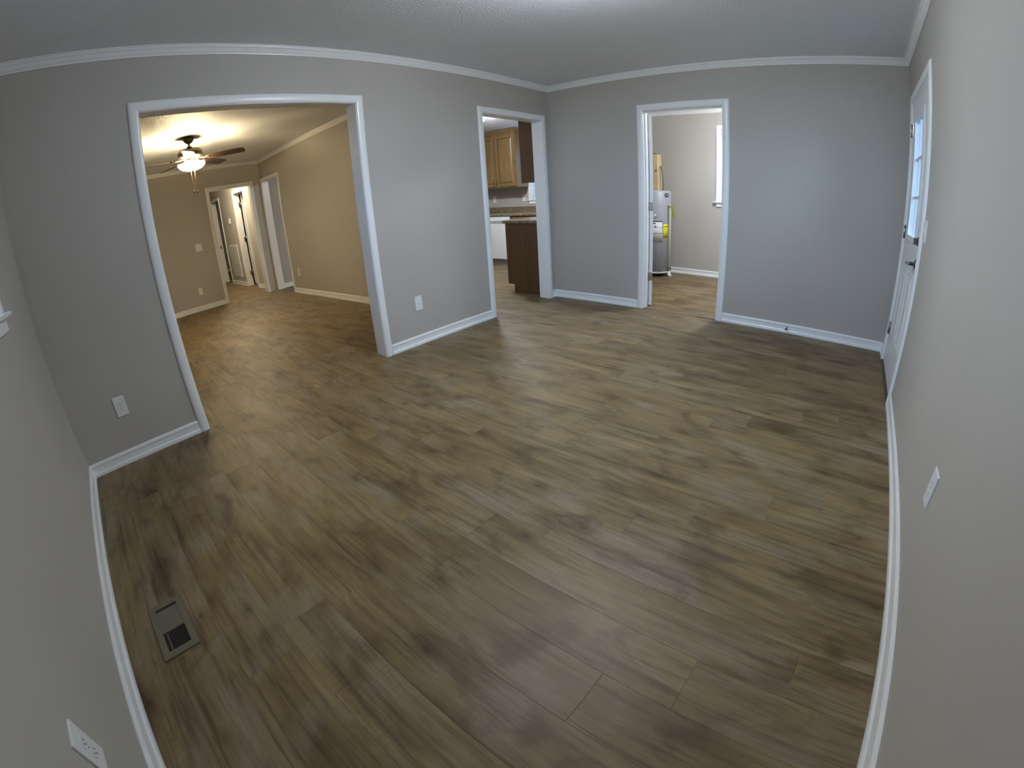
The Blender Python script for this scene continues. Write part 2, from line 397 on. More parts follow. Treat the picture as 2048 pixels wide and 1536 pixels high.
def base(side, segs, label):
    """segs: (axis, wall coordinate, outward sign, a0, a1)"""
    b = MB()
    for ax, wc, sg, a0, a1 in segs:
        rings = [[((a, wc + sg * i, z) if ax == 'x' else (wc + sg * i, a, z)) for i, z in BB] for a in (a0, a1)]
        b.sweep(None, rings)
    struct(b.build('baseboard_' + side, m_trim), label, 'baseboard')
base('left', [('y', 0, 1, 0, LY)], 'white baseboard along the left wall beside the floor register')
base('back_left', [('x', LY, -1, 0, BO[0] - 0.062)], 'short white baseboard left of the wide opening')
base('back_centre', [('x', LY, -1, BO[1] + 0.062, KO[0] - 0.062)], 'white baseboard between the wide opening and the kitchen opening')
base('back_corner', [('x', LY, -1, KO[1] + 0.062, LX)], 'tiny white baseboard piece in the corner by the kitchen opening')
base('back_right_a', [('y', LX, -1, UO[1] + 0.062, LY)], 'white baseboard between the corner and the utility doorway')
base('back_right_b', [('y', LX, -1, 0, UO[0] - 0.062)], 'white baseboard right of the utility doorway')
base('right', [('x', 0, 1, 0, XO[0] - 0.062), ('x', 0, 1, XO[1] + 0.062, LX)], 'white baseboard along the right wall up to the outside door')
base('living_right', [('y', LR, -1, Y1, SO[0] - 0.062)], 'white baseboard under the warm lit living room wall')
base('living_far', [('x', LF, -1, 0, HO[0] - 0.062)], 'white baseboard left of the hall doorway')
base('living_left', [('y', 0, 1, Y1, LF), ('x', Y1, 1, 0, BO[0] - 0.062), ('x', Y1, 1, BO[1] + 0.062, LR)], 'white baseboard on the hidden sides of the living room')
base('utility', [('y', XE, -1, 0, LY), ('x', LY, -1, LX + 0.115, XE)], 'white baseboard in the utility room below the window')
base('hall', [('y', HL, -1, LF + 0.12, 9.93), ('y', HL, -1, 10.76, 11.96)], 'white baseboard along the hall wall')
base('nook', [('x', LF, -1, LR + 0.12, XE)], 'white baseboard glimpsed through the tall side opening')
base('far_room', [('x', YEND, -1, HL + 0.12, XE)], 'white baseboard of the dark room beyond the hall')

CW = 0.062
CP = [(0.0, 0.0), (0.0, 0.010), (0.004, 0.0125), (0.012, 0.0150), (0.024, 0.0170), (0.036, 0.0172), (0.048, 0.0155), (0.056, 0.0125), (0.060, 0.0085), (0.062, 0.0)]  # across from the inner edge, proud
def casing(pl_axis, pl, sg, a0, a1, head, label, z0=0.0):
    """mitred door casing round an opening in the plane pl_axis = pl; proud towards sg"""
    root = thing('trim_%d' % (TR[0] + 1), label, 'trim', kind='structure'); TR[0] += 1
    if pl_axis == 'y': pt = lambda a, z, d: (a, pl + sg * d, z)
    else: pt = lambda a, z, d: (pl + sg * d, a, z)
    for nm, ringf in (
        ('casing_leg', lambda: [[pt(a0 - c, z0, d) for c, d in CP], [pt(a0 - c, head + c, d) for c, d in CP]]),
        ('casing_head', lambda: [[pt(a0 - c, head + c, d) for c, d in CP], [pt(a1 + c, head + c, d) for c, d in CP]]),
        ('casing_leg', lambda: [[pt(a1 + c, head + c, d) for c, d in CP], [pt(a1 + c, z0, d) for c, d in CP]])):
        b = MB(); b.sweep(None, ringf()); o = b.build(nm, m_trim, root)
        o.data.polygons.foreach_set('use_smooth', [len(p.vertices) == 4 for p in o.data.polygons])
        try: o.data.set_sharp_from_angle(angle=R(35))
        except Exception: pass
    return root
def jamb(root, pl_axis, p0, p1, a0, a1, head, t=0.004, z0=0.0):
    """thin liners proud of the rough opening, between wall faces p0 and p1"""
    def bb(n, a, b, z_, y_):
        q = ((a, p0, z_), (b, p1, y_)) if pl_axis == 'y' else ((p0, a, z_), (p1, b, y_))
        MB().box(*q).build(n, m_trim, root)
    bb('jamb', a0 - 0.001, a0 + t, z0, head); bb('jamb', a1 - t, a1 + 0.001, z0, head); bb('jamb_head', a0 + t, a1 - t, head - t, head + 0.001)
r_ = casing('y', LY, -1, *BO, HD, 'white casing around the wide opening to the living room'); jamb(r_, 'y', LY - 0.002, Y1 + 0.002, *BO, HD)
casing('y', Y1, 1, *BO, HD, 'white casing on the living room side of the wide opening')
r_ = casing('y', LY, -1, *KO, HD, 'white casing around the kitchen opening'); jamb(r_, 'y', LY - 0.002, Y1 + 0.002, *KO, HD)
r_ = casing('x', LX, -1, *UO, 2.03, 'white casing around the utility room doorway'); jamb(r_, 'x', LX - 0.002, LX + 0.117, *UO, 2.03)
MB().box((LX + 0.035, UO[1] - 0.016, 0), (LX + 0.072, UO[1] - 0.002, 2.03)).build('door_stop_strip', m_trim, r_)
MB().box((LX + 0.035, UO[0] + 0.002, 0), (LX + 0.072, UO[0] + 0.016, 2.03)).build('door_stop_strip', m_trim, r_)
MB().box((LX + 0.035, UO[0] + 0.016, 2.014), (LX + 0.072, UO[1] - 0.016, 2.028)).build('door_stop_strip', m_trim, r_)
casing('x', LX + 0.115, 1, *UO, 2.03, 'white casing inside the utility room')
r_ = casing('y', LF, -1, *HO, 2.005, 'white casing around the hall doorway'); jamb(r_, 'y', LF - 0.002, LF + 0.122, *HO, 2.005)
r_ = casing('x', LR, -1, *SO, 2.03, 'white casing around the tall opening beside the hall doorway'); jamb(r_, 'x', LR - 0.002, LR + 0.122, *SO, 2.03)
r_ = casing('x', HL, -1, 9.99, 10.70, 2.02, 'white casing around the first door in the hall'); jamb(r_, 'x', HL - 0.002, HL + 0.122, 9.99, 10.70, 2.02)
r_ = casing('x', HL, -1, 12.02, 12.82, 2.05, 'white casing around the far doorway in the hall'); jamb(r_, 'x', HL - 0.002, HL + 0.122, 12.02, 12.82, 2.05)
bx('strike_plate', (HL + 0.05, 12.812, 0.86), (HL + 0.08, 12.8165, 0.95), m_dknickel, r_)
r_ = casing('y', 0, 1, *XO, 2.03, 'white casing around the glazed outside door'); jamb(r_, 'y', -0.142, 0.002, *XO, 2.03, 0.018)
trim(MB().box((LX + 0.004, UO[0] + 0.005, -0.001), (LX + 0.112, UO[1] - 0.005, 0.0045)), 'flat floor transition strip in the utility doorway', m_plank, 0.002)
trim(MB().box((XO[0] + 0.018, -0.13, -0.001), (XO[1] - 0.018, 0.012, 0.014)), 'dark metal threshold under the outside door', m_thresh, 0.004)

# ---------------------------------------------------------------- doors
def hinge(parent, a, b, mt): return MB().box(a, b).build('hinge', mt, parent, 0.001)
def raised_panel(b, x0, x1, z0, z1, y, s, d=0.006, wdt=0.022):
    """raised frame of a moulded door panel on the plane y, proud towards s"""
    o_ = [(x0, z0), (x1, z0), (x1, z1), (x0, z1)]
    def ins(q): return [(x0 + q, z0 + q), (x1 - q, z0 + q), (x1 - q, z1 - q), (x0 + q, z1 - q)]
    rings = [[(x, y, z) for x, z in o_], [(x, y + s * d, z) for x, z in ins(wdt * 0.35)], [(x, y + s * d, z) for x, z in ins(wdt * 0.6)], [(x, y, z) for x, z in ins(wdt)]]
    vs = [p for r2 in rings for p in r2]; fs = []
    for i in range(3):
        for k in range(4): fs.append((i*4+k, i*4+(k+1) % 4, (i+1)*4+(k+1) % 4, (i+1)*4+k))
    b.add(vs, fs)

# outside door in the right wall: half-glazed, nine panes, two tall panels below
DX0, DX1, DY0, DY1 = 3.622, 4.533, -0.046, -0.002
d1 = thing('door_1', 'white outside door with nine-pane glass and lever handle', 'door', (4.08, -0.02, 0), kind='structure')
GX0, GX1, GZ0, GZ1 = 3.845, 4.315, 1.040, 1.850
slab = MB()
slab.box((DX0, DY0, 0.018), (GX0, DY1, 2.012)).box((GX1, DY0, 0.018), (DX1, DY1, 2.012)).box((GX0, DY0, 0.018), (GX1, DY1, GZ0)).box((GX0, DY0, GZ1), (GX1, DY1, 2.012))
sl = slab.build('slab', m_door, d1)
for x0, x1 in ((3.745, 4.045), (4.110, 4.410)):
    q = MB(); raised_panel(q, x0, x1, 0.28, 0.82, DY1, 1, 0.005, 0.03); raised_panel(q, x0 + 0.055, x1 - 0.055, 0.335, 0.765, DY1, 1, 0.004, 0.02); q.build('raised_panel', m_door, d1)
fr = MB()
for a, b in (((GX0 - 0.035, GZ0 - 0.035), (GX0 + 0.004, GZ1 + 0.035)), ((GX1 - 0.004, GZ0 - 0.035), (GX1 + 0.035, GZ1 + 0.035)), ((GX0 + 0.004, GZ0 - 0.035), (GX1 - 0.004, GZ0 + 0.004)), ((GX0 + 0.004, GZ1 - 0.004), (GX1 - 0.004, GZ1 + 0.035))):
    fr.box((a[0], DY1, a[1]), (b[0], DY1 + 0.011, b[1]))
lf = fr.build('glazing_frame', m_door, d1, 0.003)
for i in range(3):
    for j in range(3):
        wx, wz = (GX1 - GX0) / 3, (GZ1 - GZ0) / 3
        bx('pane', (GX0 + i * wx + 0.002, -0.026, GZ0 + j * wz + 0.002), (GX0 + (i + 1) * wx - 0.002, -0.022, GZ0 + (j + 1) * wz - 0.002), m_glass, d1)
for i in (1, 2):
    bx('muntin', (GX0 + i * wx - 0.008, -0.036, GZ0), (GX0 + i * wx + 0.008, -0.008, GZ1), m_door, d1, 0.002)
    bx('muntin', (GX0, -0.0365, GZ0 + i * wz - 0.008), (GX1, -0.0075, GZ0 + i * wz + 0.008), m_door, d1, 0.002)
for z, mt in ((1.815, m_chain), (1.052, m_nickel), (0.283, m_nickel)):
    h = hinge(d1, (DX1 - 0.026, -0.003, z - 0.05), (DX1 + 0.02, 0.0005, z + 0.05), m_nickel if z < 1.5 else mat('polished_nickel', (0.75, 0.74, 0.68), 0.25, 1.0))
    MB().tube([(DX1 + 0.003, 0.006, z - 0.05), (DX1 + 0.003, 0.006, z + 0.05)], 0.007).build('knuckle', m_nickel, h)
HXc = 3.690
ha = MB().lathe([(0, 0), (0.031, 0), (0.031, 0.006), (0.026, 0.011), (0.013, 0.013), (0.011, 0.045), (0, 0.045)], (HXc, DY1, 0.895), 24, axis=Vector((0, 1, 0))).build('lever_rosette', m_dknickel, d1)
MB().tube([(HXc - 0.008, 0.047, 0.895), (HXc + 0.03, 0.052, 0.896), (HXc + 0.08, 0.050, 0.893), (HXc + 0.118, 0.046, 0.888)], 0.0095, 12).build('lever', m_nickel, ha)
db = MB().lathe([(0, 0), (0.030, 0), (0.030, 0.007), (0.022, 0.012), (0, 0.012)], (HXc, DY1, 1.035), 24, axis=Vector((0, 1, 0))).build('deadbolt_rose', m_dknickel, d1)
bx('thumb_turn', (HXc - 0.006, 0.010, 1.015), (HXc + 0.006, 0.034, 1.055), m_dknickel, db, 0.002)

# utility room door, swung open into that room (hinged on the left jamb)
pin = Vector((LX + 0.120, UO[1] - 0.003, 0)); ang = R(115)
d2 = local('door_2', 'white hollow door swung open into the utility room', 'door', Matrix.Translation(pin) @ Matrix.Rotation(ang, 4, 'Z'), kind='structure')
MB().box((-0.041, -0.785, 0.012), (-0.006, -0.004, 2.022)).build('slab', m_door, d2, 0.002)
for y_ in (-0.041, -0.006):
    s_ = -1 if y_ < -0.02 else 1
    for z0, z1 in ((0.22, 0.92), (1.10, 1.86)):
        for a0, a1 in ((-0.36, -0.12), (-0.68, -0.44)):
            q = MB(); q2 = MB(); raised_panel(q, a0, a1, z0, z1, 0, 1, 0.004, 0.02)
            q.v = [(y_ + s_ * p[1], p[0], p[2]) for p in q.v]; q.build('raised_panel', m_door, d2)
for z in (1.79, 1.065, 0.327):
    h = MB().box((-0.040, -0.0045, z - 0.045), (-0.002, -0.002, z + 0.045)).build('hinge', m_nickel if z < 1.5 else m_plate, d2, 0.0008)
    MB().tube([(0, 0, z - 0.045), (0, 0, z + 0.045)], 0.006).build('knuckle', m_nickel if z < 1.5 else m_plate, h)
MB().lathe([(0, 0), (0.028, 0), (0.028, 0.006), (0.012, 0.010), (0.012, 0.028), (0.026, 0.040), (0.028, 0.052), (0.018, 0.062), (0, 0.064)], (-0.006, -0.725, 0.93), 20, axis=Vector((1, 0, 0))).build('knob', m_nickel, d2)
MB().lathe([(0, 0), (0.028, 0), (0.028, 0.006), (0.012, 0.010), (0.012, 0.028), (0.026, 0.040), (0.028, 0.052), (0.018, 0.062), (0, 0.064)], (-0.041, -0.725, 0.93), 20, axis=Vector((-1, 0, 0))).build('knob', m_nickel, d2)
for z in (1.79, 1.065, 0.327):
    bx('jamb_hinge_leaf', (LX + 0.082, UO[1] - 0.0055, z - 0.045), (LX + 0.116, UO[1] - 0.0035, z + 0.045), m_nickel if z < 1.5 else m_plate, d2).matrix_parent_inverse = d2.matrix_world.inverted()

# hall door standing open into the room on the right
d3 = thing('door_3', 'white hall door standing open on three hinges', 'door', (HL + 0.12, 10.69, 0), kind='structure')
bx('slab', (HL + 0.152, 10.655, 0.012), (HL + 0.152 + 0.69, 10.69, 2.01), m_door, d3, 0.002)
for z in (1.78, 1.03, 0.28):
    h = bx('hinge', (HL + 0.085, 10.660, z - 0.05), (HL + 0.156, 10.6955, z + 0.05), m_nickel, d3)
    MB().tube([(HL + 0.132, 10.660, z - 0.05), (HL + 0.132, 10.660, z + 0.05)], 0.008).build('knuckle', m_nickel, h)

# ---------------------------------------------------------------- windows
def window(n, ax, p_in, sg, a0, a1, z0, z1, label, blind, depth=0.12):
    """sg: direction from the room to outside along the wall normal"""
    root = thing('window_%d' % n, label, 'window', kind='structure')
    def q(a, b): # (along, out, z)
        if ax == 'y': f = lambda t: (p_in + sg * t[1], t[0], t[2])
        else: f = lambda t: (t[0], p_in + sg * t[1], t[2])
        return f(a), f(b)
    def part(nm, a, b, mt, par=root, bv=0.0): return MB().box(*q(a, b)).build(nm, mt, par, bv)
    for zz0, zz1, t in ((z0, (z0 + z1) / 2 + 0.02, 0.075), ((z0 + z1) / 2 - 0.02, z1, 0.1)):
        s = MB()
        for a, b in (((a0, t, zz0), (a0 + 0.04, t + 0.022, zz1)), ((a1 - 0.04, t, zz0), (a1, t + 0.022, zz1)), ((a0 + 0.04, t, zz0), (a1 - 0.04, t + 0.022, zz0 + 0.04)), ((a0 + 0.04, t, zz1 - 0.04), (a1 - 0.04, t + 0.022, zz1))):
            s.box(*q(a, b))
        so = s.build('sash', m_trim, root, 0.002)
        part('pane', (a0 + 0.038, t + 0.009, zz0 + 0.038), (a1 - 0.038, t + 0.013, zz1 - 0.038), m_glass, so)
    for nm, a, b in (('liner', (a0 - 0.001, -0.002, z0), (a0 + 0.004, depth, z1)), ('liner', (a1 - 0.004, -0.002, z0), (a1 + 0.001, depth, z1)), ('liner', (a0 + 0.004, -0.002, z1 - 0.004), (a1 - 0.004, depth, z1 + 0.001))): part(nm, a, b, m_trim)
    if a1 - a0 > 1.5: part('mullion', ((a0 + a1) / 2 - 0.045, 0.03, z0), ((a0 + a1) / 2 + 0.045, 0.115, z1), m_trim)
    part('stool', (a0 - 0.09, -0.042, z0 - 0.019), (a1 + 0.09, 0.07, z0 + 0.001), m_trim, root, 0.005)
    part('apron', (a0 - 0.055, -0.017, z0 - 0.075), (a1 + 0.055, 0.0, z0 - 0.019), m_trim, root, 0.004)
    for nm, a, b in (('casing', (a0 - CW, -0.016, z0 + 0.001), (a0, 0, z1 + CW)), ('casing', (a1, -0.016, z0 + 0.001), (a1 + CW, 0, z1 + CW)), ('casing', (a0, -0.016, z1), (a1, 0, z1 + CW))): part(nm, a, b, m_trim, root, 0.004)
    if blind:
        part('head_rail', (a0 + 0.008, 0.01, z1 - 0.045), (a1 - 0.008, 0.05, z1 - 0.008), m_blind)
        s = MB(); z = z1 - 0.06
        while z > z0 + 0.04:
            c = q((0, 0.03, z), (0, 0, 0))[0]
            rot = Matrix.Rotation(R(38) * (1 if ax == 'y' else -1) * sg, 3, 'Y' if ax == 'y' else 'X')
            A, B = q((a0 + 0.01, 0.009, z - 0.001), (a1 - 0.01, 0.051, z + 0.001)); cc_ = [(A[i] + B[i]) / 2 for i in range(3)]
            s.box(A, B, rot, cc_); z -= 0.036
        o = s.build('blind_slats', m_blind, root); o['kind'] = 'stuff'
        part('bottom_rail', (a0 + 0.01, 0.014, z0 + 0.012), (a1 - 0.01, 0.046, z0 + 0.028), m_blind)
    return root
window(1, 'y', 0.0, -1, 0.73, 2.67, 1.13, 2.05, 'white trimmed window whose sill corner shows at the left edge', False)  # unseen part widened to a double window to brighten the room's fill light
window(2, 'y', XE, 1, 1.39, 2.25, 1.11, 2.13, 'bright utility room window beside the doorway casing', True)
window(3, 'y', XE, 1, 4.59, 5.65, 1.13, 2.11, 'kitchen window with white blinds above the counter', True)

# ---------------------------------------------------------------- ceiling lights (each lamp's light is its own lit glass)
def dome_light(x, y, rad, mt, label):
    t = thing('ceiling_light', label, 'ceiling light', (x, y, HC))
    MB().lathe([(0, 0.002), (rad * 0.92, 0.002), (rad * 0.92, -0.022), (rad * 0.88, -0.028), (0, -0.028)], (x, y, HC), 40).build('base_ring', m_nickel, t)
    MB().lathe([(rad * 0.90, -0.026), (rad * 0.97, -0.045), (rad, -0.075), (rad * 0.985, -0.100), (rad * 0.90, -0.122), (rad * 0.68, -0.138), (rad * 0.36, -0.147), (0.001, -0.150)], (x, y, HC), 40).build('glass_dome', mt, t)
    MB().lathe([(0, -0.148), (0.010, -0.150), (0.010, -0.158), (0.006, -0.166), (0, -0.168)], (x, y, HC), 16).build('finial', m_nickel, t)
    return t
dome_light(2.39, 1.62, 0.165, m_lampmain, 'lit round flush ceiling light in the empty front room')
dome_light(5.22, 5.15, 0.17, m_lampkit, 'lit round flush ceiling light in the kitchen')
dome_light(6.0, 1.5, 0.15, m_lamputil, 'lit round flush ceiling light in the utility room')
dome_light(2.95, 10.1, 0.14, m_lamphall, 'lit round flush ceiling light in the hall')
dome_light(4.6, 13.6, 0.12, m_fillfar, 'added unseen dim ceiling light in the room beyond the hall')  # added lamp, out of view, put in to lift the dark far room

# ---------------------------------------------------------------- ceiling fan
FX, FY = 1.727, 6.36
fan = thing('ceiling_fan', 'dark bronze ceiling fan with five walnut blades and lit bowl', 'ceiling fan', (FX, FY, HC))
MB().lathe([(0, 0.002), (0.068, 0.002), (0.070, -0.012), (0.060, -0.040), (0.036, -0.066), (0.020, -0.072), (0, -0.072)], (FX, FY, HC), 32).build('canopy', m_bronze, fan)
MB().lathe([(0, 0), (0.013, 0), (0.013, -0.09), (0, -0.09)], (FX, FY, HC - 0.06), 16).build('downrod', m_bronze, fan)
MB().lathe([(0, 2.322), (0.028, 2.320), (0.034, 2.300), (0.060, 2.290), (0.132, 2.282), (0.146, 2.268), (0.148, 2.215), (0.140, 2.196), (0.118, 2.184), (0.085, 2.172), (0, 2.170)], (FX, FY, 0), 40).build('motor_housing', m_bronze, fan)
for k in range(5):
    a = R(-104 + 72 * k); d = Vector((math.cos(a), math.sin(a), 0)); n_ = Vector((-d.y, d.x, 0)); zb = 2.158
    pitch = R(-13); vs = []; outline = [(0.20, 0.048), (0.30, 0.062), (0.55, 0.070), (0.63, 0.068), (0.662, 0.055), (0.672, 0.030)]
    full = [(r2, w2) for r2, w2 in outline] + [(r2, -w2) for r2, w2 in reversed(outline)]
    for dz in (-0.003, 0.003):
        for r2, w2 in full:
            p_ = Vector((FX, FY, zb)) + d * r2 + n_ * (w2 * math.cos(pitch)); p_.z += w2 * math.sin(pitch) + dz; vs.append(p_)
    m_ = len(full); fs = [tuple(range(m_ - 1, -1, -1)), tuple(range(m_, 2 * m_))] + [(i, (i + 1) % m_, m_ + (i + 1) % m_, m_ + i) for i in range(m_)]
    bl = MB().add(vs, fs).build('blade', m_blade, fan)
    br = MB(); br.tube([Vector((FX, FY, 2.178)) + d * 0.10, Vector((FX, FY, 2.168)) + d * 0.155, Vector((FX, FY, zb + 0.006)) + d * 0.20, Vector((FX, FY, zb + 0.006)) + d * 0.255], 0.011, 8)
    br.tube([Vector((FX, FY, zb + 0.007)) + d * 0.24 - n_ * 0.035, Vector((FX, FY, zb + 0.012)) + d * 0.24 + n_ * 0.035], 0.008, 8)
    br.build('blade_bracket', m_bronze, bl)
MB().lathe([(0, 2.172), (0.062, 2.172), (0.066, 2.150), (0.050, 2.140), (0.050, 2.122), (0.078, 2.116), (0.078, 2.110), (0, 2.110)], (FX, FY, 0), 32).build('light_fitter', m_bronze, fan)
MB().lathe([(0.166, 2.118), (0.163, 2.104), (0.150, 2.082), (0.120, 2.058), (0.075, 2.042), (0.001, 2.034), (0.001, 2.038), (0.074, 2.046), (0.117, 2.062), (0.146, 2.085), (0.158, 2.106), (0.162, 2.118)], (FX, FY, 0), 40).build('glass_bowl', m_lampfan, fan)
MB().lathe([(0, 2.040), (0.014, 2.038), (0.014, 2.028), (0.006, 2.018), (0, 2.014)], (FX, FY, 0), 16).build('finial', m_bronze, fan)
for s_, zb in ((-1, 1.762), (1, 1.755)):
    ch = MB().tube([(FX + 0.022 * s_, FY - 0.03, 2.10), (FX + 0.021 * s_, FY - 0.03, 1.95), (FX + 0.020 * s_, FY - 0.03, zb + 0.03)], 0.0022, 6).build('pull_chain', m_chain, fan)
    MB().lathe([(0, 0.034), (0.004, 0.032), (0.0085, 0.018), (0.0085, 0.006), (0.004, 0), (0, 0)], (FX + 0.020 * s_, FY - 0.03, zb), 12).build('chain_fob', m_bronze, ch)
for k in range(3):   # the bulbs above the bowl
    a = R(30 + 120 * k); l = bpy.data.lights.new('fan_bulb', 'POINT'); l.energy = LAMP_BULB / 3; l.color = WARM; l.shadow_soft_size = 0.022
    o = bpy.data.objects.new('fan_bulb', l); C.objects.link(o); o.parent = fan; o.location = (0.105 * math.cos(a), 0.105 * math.sin(a), 2.112 - HC)

# ---------------------------------------------------------------- wall plates
def plate(ax, pl, sg, a, z, label, kind, cat, w2=0.038, h2=0.0625, flip=1, proud=0.006):
    """local frame: X along the wall, Y out of the wall, Z up"""
    if ax == 'y': m_ = Matrix(((sg, 0, 0, a), (0, sg, 0, pl), (0, 0, 1, z), (0, 0, 0, 1)))
    else: m_ = Matrix(((0, sg, 0, pl), (-sg, 0, 0, a), (0, 0, 1, z), (0, 0, 0, 1)))
    nm = {'outlet': 'wall_outlet', 'switch': 'light_switch', 'blank': 'wall_jack_plate', 'double': 'light_switch'}[kind]
    t = local(nm, label, cat, m_)
    MB().box((-w2, -0.001, -h2), (w2, proud, h2)).build('cover_plate', m_plate, t, 0.0025, 3)
    if kind == 'outlet':
        for zc in (0.0195, -0.0195):
            poly = []
            for i in range(24):
                q = 2 * math.pi * i / 24; poly.append((0.0168 * math.cos(q), max(-0.0128, min(0.0128, 0.0168 * math.sin(q)))))
            b = MB(); n = len(poly); vs = [(x, proud - 0.001, zc + y) for x, y in poly] + [(x, proud + 0.0018, zc + y) for x, y in poly]
            b.add(vs, [tuple(range(n - 1, -1, -1)), tuple(range(n, 2 * n))] + [(i, (i + 1) % n, n + (i + 1) % n, n + i) for i in range(n)])
            rc = b.build('receptacle', m_plate, t)
            for x, hh in ((-0.0063, 0.0042), (0.0063, 0.0034)): MB().box((x - 0.0011, proud + 0.001, zc + 0.002 - hh), (x + 0.0011, proud + 0.0022, zc + 0.002 + hh)).build('slot', m_dark, rc)
            MB().lathe([(0, 0), (0.0024, 0), (0.0024, 0.0008), (0, 0.0008)], (0, proud + 0.0014, zc - 0.0075), 12, axis=Vector((0, 1, 0))).build('ground_hole', m_dark, rc)
        MB().lathe([(0, 0), (0.003, 0), (0.0025, 0.0012), (0, 0.0014)], (0, proud, 0), 12, axis=Vector((0, 1, 0))).build('screw', m_nickel, t)
    elif kind in ('switch', 'double'):
        for x in ((0,) if kind == 'switch' else (-0.023, 0.023)):
            tg = MB().box((x - 0.0055, proud - 0.001, -0.012), (x + 0.0055, proud + 0.001, 0.012)).build('toggle_slot', m_plate, t)
            MB().box((x - 0.004, proud, -0.001), (x + 0.004, proud + 0.013, 0.008), Matrix.Rotation(R(25), 3, 'X'), (x, proud, 0.003)).build('toggle', m_plate, tg, 0.001)
            for zc in (0.03, -0.03): MB().lathe([(0, 0), (0.003, 0), (0.0025, 0.0012), (0, 0.0014)], (x, proud, zc), 12, axis=Vector((0, 1, 0))).build('screw', m_nickel, t)
    else:
        MB().lathe([(0, 0), (0.007, 0), (0.007, 0.002), (0.0045, 0.002), (0.0045, 0.008), (0, 0.008)], (0, proud, 0), 12, axis=Vector((0, 1, 0))).build('jack', m_plate, t)
        for zc in (0.042, -0.042): MB().lathe([(0, 0), (0.003, 0), (0.0025, 0.0012), (0, 0.0014)], (0, proud, zc), 12, axis=Vector((0, 1, 0))).build('screw', m_plate, t)
    return t
plate('y', LY, -1, 0.335, 0.363, 'white duplex outlet low on the wall left of the wide opening', 'outlet', 'outlet')
plate('y', LY, -1, 2.764, 0.366, 'white jack plate low between the wide and kitchen openings', 'blank', 'wall plate')
plate('y', 0, 1, 1.947, 0.385, 'white duplex outlet low on the right wall', 'outlet', 'outlet')
plate('x', 0, 1, 1.239, 0.385, 'white duplex outlet low on the left wall, cut by the photo corner', 'outlet', 'outlet')
plate('y', 0, 1, 3.475, 1.108, 'white switch plate beside the outside door casing', 'double', 'switch', 0.058)
plate('y', LF, -1, 2.163, 1.08, 'white double switch plate left of the hall doorway', 'double', 'switch', 0.058)
plate('y', LF, -1, 2.035, 0.335, 'white outlet on the far living room wall near the hall doorway', 'outlet', 'outlet')
plate('x', LR, -1, 7.77, 0.366, 'white outlet on the warm lit living room wall', 'outlet', 'outlet')
plate('x', XE, -1, 6.56, 1.165, 'white kitchen outlet under the upper cabinet doors', 'outlet', 'outlet')
plate('x', XE, -1, 5.83, 1.17, 'white kitchen switch near the blinds window', 'switch', 'switch')

# ---------------------------------------------------------------- door stop on the baseboard right of the utility doorway
ds = thing('door_stop', 'small dark spring door stop on the white baseboard', 'door stop', (LX - 0.010, 0.89, 0.055))
MB().tube([(LX - 0.009, 0.89, 0.055), (LX - 0.070, 0.89, 0.052)], 0.005, 10).build('spring', m_dknickel, ds)
MB().lathe([(0, 0), (0.009, 0), (0.010, 0.010), (0.007, 0.013), (0, 0.013)], (LX - 0.070, 0.89, 0.052), 14, axis=Vector((-1, 0, 0))).build('rubber_tip', m_dknickel, ds)

# ---------------------------------------------------------------- floor register
rg = thing('floor_register', 'taupe metal floor register with two louvre banks near the left wall', 'floor vent', (0.211, 1.915, 0))
RX0, RX1, RY0, RY1 = 0.141, 0.281, 1.767, 2.063
IX0, IX1 = 0.166, 0.256; banks = ((1.905, 2.034), (1.796, 1.896))
f = MB()
for a, b in (((RX0, RY0), (IX0, RY1)), ((IX1, RY0), (RX1, RY1)), ((IX0, RY0), (IX1, 1.796)), ((IX0, 2.034), (IX1, RY1))): f.box((a[0], a[1], 0.0), (b[0], b[1], 0.007))
f.build('frame', m_register, rg)
bx('divider', (IX0, 1.896, 0.0005), (IX1, 1.905, 0.0068), m_register, rg)
bx('duct_shade_plate', (IX0, 1.796, -0.0005), (IX1, 2.034, 0.0006), m_regdark, rg)  # black plate on the floor paints the shade of an open duct
y0, y1 = banks[0]
for i in range(10):          # far bank: blades lie almost closed
    yc = y0 + (i + 0.5) * (y1 - y0) / 10
    if i < 9: MB().box((IX0, yc - 0.0062, 0.0034), (IX1, yc + 0.0062, 0.0042), Matrix.Rotation(R(14), 3, 'X'), (0.21, yc, 0.0038)).build('louvre', m_register, rg)
y0, y1 = banks[1]
for i in range(9):           # near bank: blades stand open over the plate painted as duct shade
    yc = y0 + (i + 0.5) * (y1 - y0) / 9
    MB().box((IX0, yc - 0.0006, 0.0004), (IX1, yc + 0.0006, 0.0066), Matrix.Rotation(R(48), 3, 'X'), (0.21, yc, 0.0036)).build('louvre', m_register, rg)
bx('damper_lever', (IX0 + 0.012, 1.80, 0.0008), (IX0 + 0.018, 1.892, 0.0022), m_register, rg)

# ---------------------------------------------------------------- hall: thermostat and return-air grille
th = thing('thermostat', 'small white thermostat on the hall wall', 'thermostat', (HL, 11.29, 1.485))
bx('body', (HL - 0.026, 11.235, 1.425), (HL + 0.001, 11.345, 1.545), m_plate, th, 0.004)
bx('display', (HL - 0.0268, 11.262, 1.490), (HL - 0.0255, 11.318, 1.525), m_grey, th)
gr = thing('return_air_grille', 'tall white return air grille low on the hall wall', 'wall vent', (HL, 11.36, 0.2))
f = MB(); gy0, gy1, gz0, gz1 = 11.03, 11.70, 0.20, 0.94
for a, b in (((gy0, gz0), (gy0 + 0.035, gz1)), ((gy1 - 0.035, gz0), (gy1, gz1)), ((gy0 + 0.035, gz0), (gy1 - 0.035, gz0 + 0.035)), ((gy0 + 0.035, gz1 - 0.035), (gy1 - 0.035, gz1))): f.box((HL - 0.012, a[0], a[1]), (HL + 0.001, b[0], b[1]))
